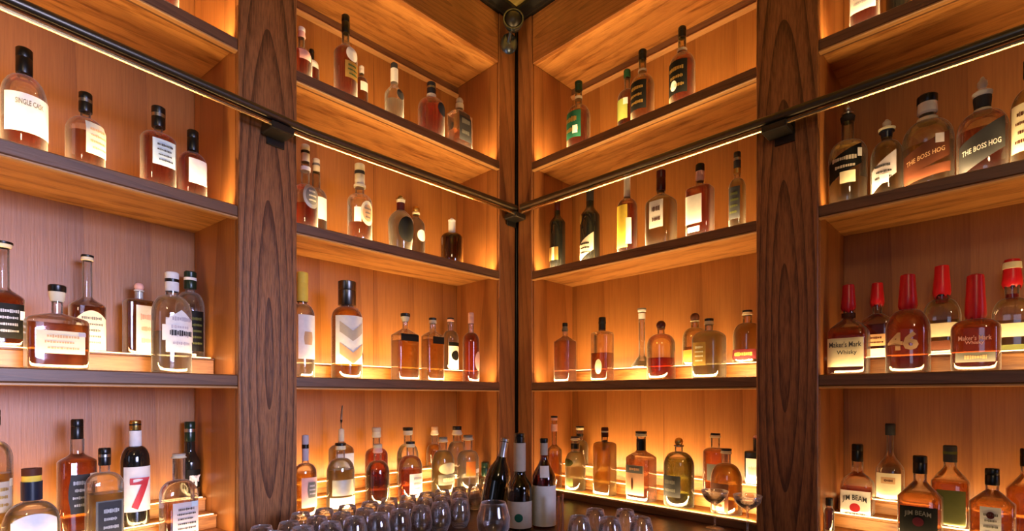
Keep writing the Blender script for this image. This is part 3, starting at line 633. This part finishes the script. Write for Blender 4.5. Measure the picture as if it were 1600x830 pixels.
# ---- left bay, lowest shelf
B(FL, 4, 'f', 477, 36, 680, 720, 724, 740, 'bottle with pinkish label and dark emblem beside the left pillar on the lowest shelf', cb('lilac', 'black'), 12, 12, liq='amber', yfill=738, n=3, lab=((745, 791, .9, 'pink', 'rect', .1), (752, 776, .5, 'grey', 'hex', .25, (3, 'lilac'))), name=wg)
B(FL, 4, 'm', 533, 40, 634, 690, 694, 705, 'bottle with long pouring spout and square white label', ('spout', 'silver', 'cream'), 11, 10, n=5, asp=.8, liq='pale', lab=((708, 731, .9, 'white'),))
B(FL, 4, 'f', 532, 44, 692, 703, 716, 738, 'round bottle with silver band and low white label in front of the spout bottle', te('black', 'cream'), 17, 13, liq='pale', yfill=733, lab=((748, 772, 1.1, 'silver', 'rect', .1), (775, 791, 1.2, 'white', 'rect', 0)), name=wg)
B(FL, 4, 'm', 588, 36, 668, 684, 700, 712, 'dark red bottle with clear stopper at the back of the lowest left shelf', te('beige'), 15, 12, liq='red', name=wg, n=3)
B(FL, 4, 'f', 590, 38, 694, 708, 720, 742, 'bottle of burgundy spirit with pale shoulders', te('beige', 'pink'), 14, 12, liq='dark', yfill=736, glass='warm', name=wg)
B(FL, 4, 'm', 637, 34, 668, 680, 694, 712, 'back bottle with cream collar behind the white square label', te('black'), 15, 11, liq='pale', yfill=715)
B(FL, 4, 'f', 641, 38, 690, 699, 712, 732, 'bottle of dark red spirit with square white label', te('black', 'cream'), 14, 11, liq='red', yfill=732, lab=((739, 770, .68, 'white', 'rect', .1, (3, 'lilac')),), name=wg)
B(FL, 4, 'b', 679, 26, 667, 680, 694, 708, 'slim pale bottle at the very back between two label bottles', te('tan'), 11, 10, liq='amber')
B(FL, 4, 'f', 692, 36, 683, 691, 704, 726, 'bright clear bottle with grey band label, lowest left shelf', te('grey', 'cream'), 13, 12, liq='pale', lab=((722, 740, .9, 'cream', 'oval', 0), (740, 756, .95, 'grey', 'rect', 0, (1, 'cream'))), name=rg)
B(FL, 4, 'm', 714, 30, 666, 680, 690, 706, 'clear round-shouldered bottle second from the corner at the back', te('black', 'cream'), 13, 12, liq='clear', name=rg)
B(FL, 4, 'f', 731, 34, 680, 688, 704, 718, 'pale bottle with red square label, close to the corner', te('grey', 'cream'), 14, 13, liq='clear', lab=((720, 742, .45, 'orange', 'rect', -.3), (732, 738, .3, 'lilac', 'rect', .5)), name=rg)
B(FL, 4, 'f', 762, 17, 722, 744, 747, 750, 'small bottle with dark green cap by the corner', cb('darkgreen'), 12, 6, liq='pale')
# ---- right bay, top shelf
B(FR, 1, 'f', 904, 37, 128, 143, 166, 186, 'bottle with deep green label and green cap, nearest the corner on the top right shelf', cb('darkgreen'), 12, 11, liq='red', yfill=180, glass='warm', form='round', bands=((152, 156, 12, 'beige'),),
  lab=((181, 222, .95, 'teal', 'rect', -.1, (2, 'gold')), (204, 216, .22, 'white', 'rect', .35)), name=wg)
B(FR, 1, 'b', 980, 30, 110, 122, 142, 156, 'bottle with lime label partly behind a black-label bottle', cb('green'), 11, 9, liq='red', lab=((160, 192, .8, 'lime', 'rect', -.2), (160, 170, .25, 'white', 'rect', .4)), name=wg)
B(FR, 1, 'f', 1004, 37, 79, 95, 119, 138, 'black-label bottle with gold script, middle of the top right shelf', cb('black'), 13, 12, liq='amber', yfill=128, glass='warm', lab=((134, 178, .95, 'black', 'rect', -.1, (3, 'gold')),), bands=((110, 113, 14, 'beige'),), name=wg)
B(FR, 1, 'f', 1066, 41, 43, 60, 86, 106, 'black-label bottle with white seal, highest on the top right shelf', cb('black'), 13, 13, liq='red', yfill=96, glass='warm', lab=((103, 154, .95, 'black', 'rect', -.1, (3, 'gold')), (133, 149, .3, 'white', 'oval', -.25)), bands=((78, 82, 16, 'beige'),), name=wg)
# ---- right bay, shelf two
B(FR, 2, 'f', 871, 25, 308, 330, 336, 350, 'slim black wine-shaped bottle with gold label near the corner', cb('maroon'), 9, 9, glass='dark', liq=None, form='ogee', lab=((389, 409, 1.0, 'gold', 'rect', -.2), (389, 409, .2, 'cream', 'rect', .1)), name='wine_bottle')
B(FR, 2, 'f', 922, 31, 288, 315, 322, 340, 'taller black bottle with gold diamond and pale crest label', cb('slate'), 12, 12, glass='dark', liq=None, form='ogee', lab=((377, 404, 1.0, 'beige', 'slant', 0, (3, 'black')), (336, 352, .3, 'gold', 'oval', -.6)), name='wine_bottle')
B(FR, 2, 'f', 980, 31, 268, 309, 311, 326, 'bottle with long white neck and bright yellow label', cb('white', None), 11, 10, liq='red', yfill=322, lab=((324, 390, .85, 'yellow', 'rect', -.25), (345, 385, .3, 'white', 'rect', .75)), n=2.4)
B(FR, 2, 'f', 1033, 50, 267, 299, 304, 322, 'broad faceted bottle with maroon cap and upright white label', cb('maroon'), 16, 13, liq='gold', n=4, asp=.8, form='step', lab=((318, 360, .52, 'white', 'rect', .05, (2, 'brown')),), name=wg, txt=())
B(FR, 2, 'f', 1094, 45, 257, 284, 292, 300, 'dark amber bottle with cork-topped neck and white label', te('black', 'pink'), 16, 12, liq='red', n=5, asp=.75, form='square', lab=((308, 352, .72, 'white', 'rect', -.25), (357, 365, .5, 'white', 'rect', -.2)), bands=((262, 284, 14, 'cork'),), name=wg)
B(FR, 2, 'f', 1152, 27, 238, 264, 280, 296, 'slim bottle with dark label, last before the right pillar', cb('slate', 'silver'), 12, 10, liq='pale', n=2.5, lab=((295, 345, .8, 'slate', 'rect', -.1, (4, 'olive')),), bands=((264, 272, 12, 'gold'),))
# ---- right bay, eye-level shelf
B(FR, 3, 'f', 883, 35, 505, 518, 525, 534, 'square bottle of pink-amber spirit nearest the corner post', te('black', 'grey'), 10, 9, n=6, asp=.8, form='slope', liq='pink', yfill=534, name=wg)
B(FR, 3, 'f', 941, 36, 496, 516, 518, 526, 'cream-topped square bottle with dark liquid band', cb('black', 'slate'), 13, 12, n=6, asp=.8, form='square', liq='brown', yfill=552, glass='warm', lab=((562, 585, .4, 'cream', 'oval', .1),))
B(FR, 3, 'b', 1003, 34, 482, 488, 556, 572, 'flared bottle with very long thin neck and white ball', te('grey', 'white'), 14, 10, liq='pale', yfill=565, form='slope', bands=((490, 499, 11, 'white'),), name=rg)
B(FR, 3, 'f', 1033, 45, 501, 515, 522, 540, 'round clear bottle holding red liquid, dark ball stopper', ('ball', 'maroon', 'tan'), 15, 11, liq='cherry', yfill=560, form='round', glass='warm', name=rg)
B(FR, 3, 'b', 1086, 40, 489, 503, 512, 530, 'amber bottle with ball stopper behind the pale yellow one', ('ball', 'brown', 'cream'), 15, 12, liq='amber', yfill=543, lab=((548, 566, .5, 'orange', 'rect', -.2),), glass='warm')
B(FR, 3, 'f', 1108, 54, 498, 508, 517, 530, 'wide pale yellow bottle with black stopper', te('black'), 16, 13, n=3.5, asp=.85, form='round', liq='pale', lab=((536, 572, .45, 'gold', 'rect', -.3, (4, 'cream')),), name=rg)
B(FR, 3, 'b', 1168, 46, 485, 493, 505, 524, 'bottle with dark band label behind the edge of the right pillar', te('black'), 16, 14, liq='gold', lab=((547, 562, 1.1, 'maroon', 'rect', 0, (1, 'gold')),), glass='warm')
# ---- right bay, lowest shelf
B(FR, 4, 'f', 866, 24, 650, 657, 694, 704, 'slim pink-tinted bottle standing closest to the corner post, lowest right shelf', te('black', 'pink'), 11, 8, liq='amber', yfill=710, glass='warm', form='ogee', bands=((663, 674, 10, 'pink'),))
B(FR, 4, 'b', 906, 26, 666, 672, 688, 700, 'back bottle peeping over the bright round one', te('black', 'cream'), 13, 10, liq='pale', bands=((678, 682, 11, 'black'),))
B(FR, 4, 'f', 899, 32, 682, 688, 706, 724, 'glowing round bottle with olive neck label, lowest right shelf', te('black', 'cream'), 14, 12, liq='pale', bands=((693, 701, 14, 'black'),), lab=((716, 728, .7, 'olive', 'oval', -.3), (746, 758, .4, 'olive')), name=rg)
B(FR, 4, 'f', 945, 37, 668, 683, 690, 700, 'brightly lit square yellow bottle with brown cap', cb('brown', 'cream'), 13, 12, n=6, asp=.8, form='square', liq='gold', bands=((688, 704, 8, 'brown'),), glass='warm')
B(FR, 4, 'f', 1002, 48, 674, 682, 702, 716, 'square-cut bottle of amber with salmon label and black neck label', te('black', 'cream'), 21, 17, n=7, asp=.8, form='ogee', liq='pink', yfill=717, lab=((726, 772, .85, 'salmon', 'rect', -.15), (726, 738, .75, 'grey', 'rect', -.15, (1, 'salmon')), (745, 765, .1, 'brown', 'oval', -.3)), bands=((686, 704, 17.5, 'black'),), name=wg)
B(FR, 4, 'f', 1061, 48, 684, 698, 706, 728, 'round bottle of green liqueur with black label', ('ball', 'gold', 'silver'), 13, 12, liq='green', yfill=716, lab=((742, 775, .75, 'slate', 'rect', -.3, (2, 'grey')),), form='round')
B(FR, 4, 'm', 1118, 40, 677, 684, 700, 708, 'amber bottle with grey label behind the domed one', te('black', 'cream'), 15, 14, liq='brown', yfill=704, form='round', lab=((724, 750, .5, 'grey', 'rect', .1),), name=wg)
B(FR, 4, 'f', 1135, 50, 701, 709, 724, 752, 'domed amber bottle with brown block label', te('black', 'cream'), 17, 14, liq='amber', yfill=728, form='round', lab=((754, 798, .7, 'brown', 'rect', -.25), (768, 796, .45, 'tan', 'rect', -.25, (2, 'brown'))), name=wg)
B(FR, 4, 'b', 1181, 36, 680, 686, 704, 708, 'dark maroon box-shaped bottle with white label, half behind the right pillar', ('ball', 'pink', 'maroon'), 8, 10, n=8, asp=.8, form='square', glass='dark', liq=None, lab=((716, 772, .6, 'white', 'rect', -.15, (1, 'pink')),))
# ---- far right bay, top shelf
B(FR, 1, 'f', 1351, 48, -110, -82, -70, -52, 'bottle with large white label cut by the top frame edge at right', liq='red', lab=((-40, 24, .9, 'white', 'rect', 0, (5, 'lilac')),), name=wg, n=3, asp=.8)
B(FR, 1, 'b', 1404, 40, -120, -96, -84, -70, 'dark bottle base at the top right, beside the white-label bottle', glass='dark', liq=None, lab=((-50, -6, .8, 'grey', 'rect', 0, (4, 'lilac')),))
# ---- far right bay, shelf two
B(FR, 2, 'f', 1325, 62, 164, 192, 222, 246, 'bottle with slanting black ribbon label and horn-shaped stopper', ('knob', 'silver', 'slate'), 20, 20, liq='gold', yfill=285, form='round', taper=.05, lab=((246, 278, .95, 'black', 'slant', 0, (2, 'beige')), (276, 294, .4, 'cream', 'rect', .2), (243, 256, .13, 'white', 'rect', .85)), name=wg)
B(FR, 2, 'f', 1386, 52, 187, 216, 222, 248, 'smaller round bottle with lilac label between two larger ones', ('knob', 'cream', 'navy'), 28, 17, liq='gold', form='round', lab=((256, 292, .85, 'lilac', 'slant', 0, (3, 'slate')), (278, 292, .28, 'white', 'rect', .1)), name=wg, yaw=-.1)
B(FR, 2, 'f', 1450, 84, 150, 180, 190, 224, 'large round bottle with brown label and black-and-white stopper', te('black', 'white'), 34, 26, asp=.8, liq='gold', yfill=230, form='round', lab=((232, 270, .95, 'brown', 'slant', 0, None), (270, 285, .95, 'brown', 'slant', .05), (222, 236, .17, 'lilac', 'rect', .55)), bands=((186, 192, 34, 'cream'),), txt=(('THE BOSS HOG', 252, 7, 'tan', {'slant': .28}),), name=wg)
B(FR, 2, 'f', 1536, 84, 121, 170, 176, 208, 'large bottle of red whiskey with grey label and finial stopper', ('knob', 'white', 'slate'), 34, 26, liq='red', yfill=208, form='round', n=2.5, lab=((214, 262, .95, 'slate', 'slant', 0, None),), txt=(('THE BOSS HOG', 240, 8, 'white', {'slant': .22}),), bands=((172, 177, 30, 'cream'),), name=wg)
B(FR, 2, 'f', 1614, 72, 92, 120, 138, 172, 'bottle with tall cream label cut by the right frame edge', liq='gold', capw=30, neckw=24, lab=((166, 240, .95, 'cream', 'rect', -.2, (4, 'brown')),), name=wg)
# ---- far right bay, eye-level shelf: the red wax row
G = None
B(FR, 3, 'f', 1326, 68, 445, 484, 498, 528, 'square-shouldered bottle with short red wax cap and large cream label', ('wax', 'wax', None), 27, 18, n=6, asp=.85, form='step', liq='red', yfill=513, lab=((530, 574, .92, 'cream', 'rect', 0),), bands=((490, 497, 24, 'amber' if 0 else 'brown'),), txt=(("Maker's Mark", 540, 8, 'slate', {'mw': 1.6}), ('Whisky', 552, 6, 'slate', {'mw': 1.0, 'u': .1})), name=wg)
B(FR, 3, 'b', 1371, 52, 442, 475, 490, 508, 'red wax capped bottle behind, between the first two of its row', ('wax', 'wax', None), 25, 16, n=5, asp=.85, form='step', liq='red', yfill=508, lab=((546, 558, .85, 'cream'), (524, 542, .7, 'tan', 'rect', 0, (2, 'brown'))), name=wg)
B(FR, 3, 'f', 1419, 72, 429, 480, 484, 520, 'round-shouldered dark bottle numbered forty-six under red wax', ('wax', 'wax', None), 32, 20, n=2.6, asp=.9, form='round', liq='red', yfill=487, lab=(), txt=(('46', 535, 25, 'tan', {'u': -.1, 'stretch': 1.1}),), name=wg)
B(FR, 3, 'b', 1472, 62, 415, 460, 468, 500, 'clear-shouldered bottle with tall red wax, behind the pair in front', ('wax', 'wax', None), 31, 24, n=4, asp=.85, form='round', liq='gold', yfill=502, lab=((507, 528, .95, 'cream'), (534, 548, .9, 'red' if 0 else 'brown')), bands=((464, 474, 20, 'red'),), name=wg)
B(FR, 3, 'f', 1525, 80, 429, 496, 499, 515, 'squat bottle with the tallest red wax neck and grey strip label', ('wax', 'wax', None), 37, 26, n=3.2, asp=.8, form='round', liq='red', yfill=500, lab=((552, 567, .8, 'grey', 'rect', .02, (1, 'tan')),), txt=(("Maker's Mark", 530, 7, 'pink', {'mw': 1.3}), ("Whisky", 537, 5, 'pink', {'mw': .8})), name=wg)
B(FR, 3, 'b', 1582, 66, 405, 446, 466, 496, 'clear bottle with cream-banded red wax at the right frame edge', ('wax', 'wax', 'cream'), 35, 24, n=4, asp=.85, form='round', liq='gold', yfill=502, lab=((507, 528, .95, 'cream'), (540, 552, .9, 'olive')), bands=((460, 470, 20, 'red'),), name=wg)
# ---- far right bay, lowest shelf
B(FR, 4, 'm', 1340, 55, 694, 721, 738, 762, 'square bottle with white label and red seal, first in the lowest right bay', cb('black'), 20, 20, n=6, asp=.8, form='step', liq='red', yfill=762, lab=((765, 822, .95, 'white', 'rect', 0, None),), txt=(('JIM BEAM', 775, 8, 'black', {'arch': 5, 'mw': 1.5}), ('BOURBON', 811, 5, 'slate', {'mw': 1.2})), name=wg)
SEAL_B = B(FR, 4, 'b', 1391, 46, 662, 680, 706, 736, 'pear-necked bottle with cream label over pink liquid', cb('slate'), 17, 11, n=3, form='ogee', liq='pink', yfill=760, lab=((738, 776, .95, 'cream', 'rect', 0), (744, 754, .5, 'tan', 'rect', 0, (1, 'brown'))), name=wg)
B(FR, 4, 'f', 1438, 72, 712, 740, 752, 776, 'amber bottle with large black label and dim red seal', cb('black'), 24, 22, n=5, asp=.75, form='slope', liq='brown', yfill=770, lab=((789, 850, .85, 'black', 'rect', 0, None),), txt=(('JIM BEAM', 798, 7, 'grey', {'arch': 4, 'mw': 1.2}),), name=wg)
B(FR, 4, 'm', 1485, 62, 696, 722, 730, 752, 'amber bottle with green label standing behind the black-label one', cb('slate', 'olive'), 23, 21, n=4, asp=.8, form='slope', liq='brown', yfill=752, lab=((764, 816, .75, 'olive', 'rect', .1), (792, 806, .14, 'white', 'rect', -.55)), name=wg)
B(FR, 4, 'f', 1551, 74, 732, 758, 766, 786, 'amber bottle with small upright white label, right foreground of the lowest bay', cb('black'), 24, 22, n=4, asp=.75, form='slope', liq='brown', yfill=780, lab=((790, 850, .45, 'white', 'rect', -.05, (5, 'grey')), (797, 808, .18, 'maroon', 'oval', -.05)), name=wg)
B(FR, 4, 'm', 1606, 70, 701, 729, 742, 766, 'amber bottle cut by the right frame edge on the lowest shelf', cb('black'), 24, 22, n=4, asp=.8, form='slope', liq='brown', yfill=760, name=wg)
B(FR, 4, 'f', 1295, 16, 778, 790, 794, 800, 'short dark bottle tucked beside the right pillar', cb('black'), 12, 10, liq='dark')

# red seals printed on three labels
def seal(pref, y, rpx, col):
    r = next(o for o in bpy.data.objects if o.get('label', '').startswith(pref)); lab = next(c for c in r.children if c.name.startswith('label'))
    D = proj(r.location)[2]; z = EYE + (HY - y) * D / F_PX - r.location.z; rr = rpx * D / F_PX
    yf = min(v.co.y for v in lab.data.vertices if abs(v.co.x) < .03) - .0012
    vs = [(0, yf, z)] + [(rr * math.cos(i * math.pi / 12), yf, z + rr * math.sin(i * math.pi / 12)) for i in range(24)]
    link('seal', vs, [(0, 1 + i, 1 + (i + 1) % 24) for i in range(24)], P_(col), lab)
seal('square bottle with white label and red seal', 791, 7, 'red')
seal('amber bottle with large black label and dim', 812, 7, 'maroon')

# ------------------------------------------------------------------ things on the worktop
def ground(px, y, z=None):
    z = ZCOUNT if z is None else z
    D = (EYE - z) * F_PX / (y - HY); c = Vector((CAM.x, CAM.y, 0)) + (FWD + RIGHT * ((px - CX) / F_PX)) * D; c.z = z + .0005; return c, D
def at(px, D): c = Vector((CAM.x, CAM.y, 0)) + (FWD + RIGHT * ((px - CX) / F_PX)) * D; c.z = ZCOUNT + .0005; return c
VIEWROT = math.atan2(FWD.y, FWD.x) - math.pi / 2
class Flat(Frame):
    def __init__(s, c, rot): s.O = Vector((c.x, c.y, 0)); s.ex = Vector((math.cos(rot), math.sin(rot), 0)); s.ey = Vector((-s.ex.y, s.ex.x, 0)); s.rot = rot
def counter_bottle(px, ybase, **k):
    c, D = ground(px, ybase); fr = Flat(c, VIEWROT); SHELFZ[9] = c.z
    return B(fr, 9, 'f', px, d=1e-6, **k)
counter_bottle(850, 822, w=37, ytop=685, ycap=692, yneck=714, ybody=748, label='champagne bottle with tall white label standing in the corner', cap=cb('black'), capw=13, neckw=11, liq='dark', glass='amber', form='ogee', bands=((692, 711, 12, 'beige'),),
               lab=((757, 819, 1.35, 'white', 'rect', 0, None), (727, 744, .4, 'white', 'rect', 0)), txt=(('BRUT', 777, 4, 'slate', {}),) if 0 else (), name='champagne_bottle')
counter_bottle(812, 826, w=38, ytop=677, ycap=692, yneck=738, ybody=762, label='olive glass bottle with beige label and silver neck foil in the corner', cap=cb('black'), capw=16, neckw=17, liq='brown', glass='olive', form='ogee', bands=((692, 736, 19, 'beige'),),
               lab=((781, 822, 1.3, 'beige', 'rect', 0), (799, 812, .35, 'teal', 'oval', -.1)), name='champagne_bottle')
# black bottle leaning in the corner behind them
c, D = ground(768, 812)
r = empty('champagne_bottle', c, VIEWROT, 'black champagne bottle leaning right, with silver foil streak', 'bottle'); r.rotation_euler = (-.05, .17, VIEWROT); r.location.z += .0095
kk = D / F_PX
prof = [(0, .046), (.004, .056), (.15, .056), (.20, .044), (.235, .024), (.27, .0155), (.31, .0145), (.315, .017), (.325, .017)]
lathe('glass', prof, glassmat('dark'), r); lathe('foil', [(.232, .0235), (.27, .0165), (.312, .0165), (.329, .018), (.333, .010)], P_('silver', .35), r)
# big balloon glass and cream dish before the bottles
def stem_glass(name, c, prof, label, group=None, rot=0, mesh=None):
    if mesh is None:
        v, f = lathe_vf(prof, 24, close=False); o = link(name, v, f, shell('glassware', (.97, .97, .985), 1.1, .004), None, True, 60)
    else:
        o = bpy.data.objects.new(name, mesh); COL.objects.link(o)
    o.location = c; o.rotation_euler.z = rot; return tag(o, label, 'glass', group)
balloon = [(0, .001), (0, .036), (.003, .034), (.006, .006), (.03, .004), (.055, .005), (.062, .018), (.075, .038), (.10, .050), (.13, .052), (.165, .043), (.18, .038), (.178, .037), (.165, .041), (.13, .050), (.10, .048), (.078, .036), (.066, .016), (.062, .001)]
stem_glass('wine_glass', at(771, 1.62), balloon, 'large balloon wine glass in front of the leaning black bottle')
o = lathe('dish', [(0, .022), (.004, .026), (.030, .048), (.034, .050), (.036, .047), (.012, .024), (.010, .001)], plain('glazed_cream', (.74, .68, .52), .2), None, 28); o.location = at(806, 1.72) ; tag(o, 'small cream dish beside the balloon glass', 'dish')
# rows of stemless glasses along the left shelves
tumbler = [(z * .9, r) for z, r in [(0, .001), (0, .022), (.004, .027), (.03, .038), (.055, .041), (.09, .036), (.120, .029), (.121, .028), (.118, .027), (.09, .034), (.055, .039), (.03, .036), (.010, .024), (.009, .001)]]
first = None; i = 0
for dd, p0, p1, step in ((-.20, 470, 742, .088), (-.30, 384, 742, .088), (-.40, 376, 725, .088)):
    x, x1 = FL.hit(p0, dd), FL.hit(p1, dd); x += (.044 if dd == -.30 else 0)
    while x < x1:
        c = FL.P(x + random.uniform(-.004, .004), dd + random.uniform(-.004, .004), ZCOUNT + .0005)
        o = stem_glass('bar_glass', c, tumbler, 'clear stemless glass in the packed rows before the left shelves', 'stemless glasses along the left shelves', random.random() * 6, first.data if first else None)
        first = first or o; x += step
for px, D_ in ((905, 1.74), (930, 1.85), (953, 1.72), (977, 1.84), (1002, 1.72)):
    stem_glass('bar_glass', at(px, D_), tumbler, 'clear stemless glass standing in shade right of the corner bottles', 'stemless glasses right of the corner', random.random() * 6, first.data)
coupe = [(0, .001), (0, .033), (.002, .033), (.006, .008), (.012, .0035), (.085, .0035), (.092, .007), (.105, .030), (.120, .044), (.145, .050), (.146, .049), (.122, .042), (.107, .028), (.096, .004), (.095, .0005)]
stem_glass('coupe_glass', ground(1117, 826)[0], coupe, 'coupe glass in front of the domed amber bottle')
c = ground(1168, 836)[0]; stem_glass('coupe_glass', c, coupe, 'coupe glass close to the right pillar base')
# copper bar tools
for i, (px, dz, lb) in enumerate(((873, .135, 'shorter copper muddler beside the white label bottle'), (879, .150, 'taller copper muddler right of the white label bottle'))):
    c = at(px, 1.95 - i * .03); o = tube('copper_muddler', [(0, 0, 0), (0, 0, .02), (0, 0, dz * .8), (0, 0, dz)], [.0075, .006, .004, .0055], COPPER, None, 12)
    o.location = c; tag(o, lb, 'bar tool')
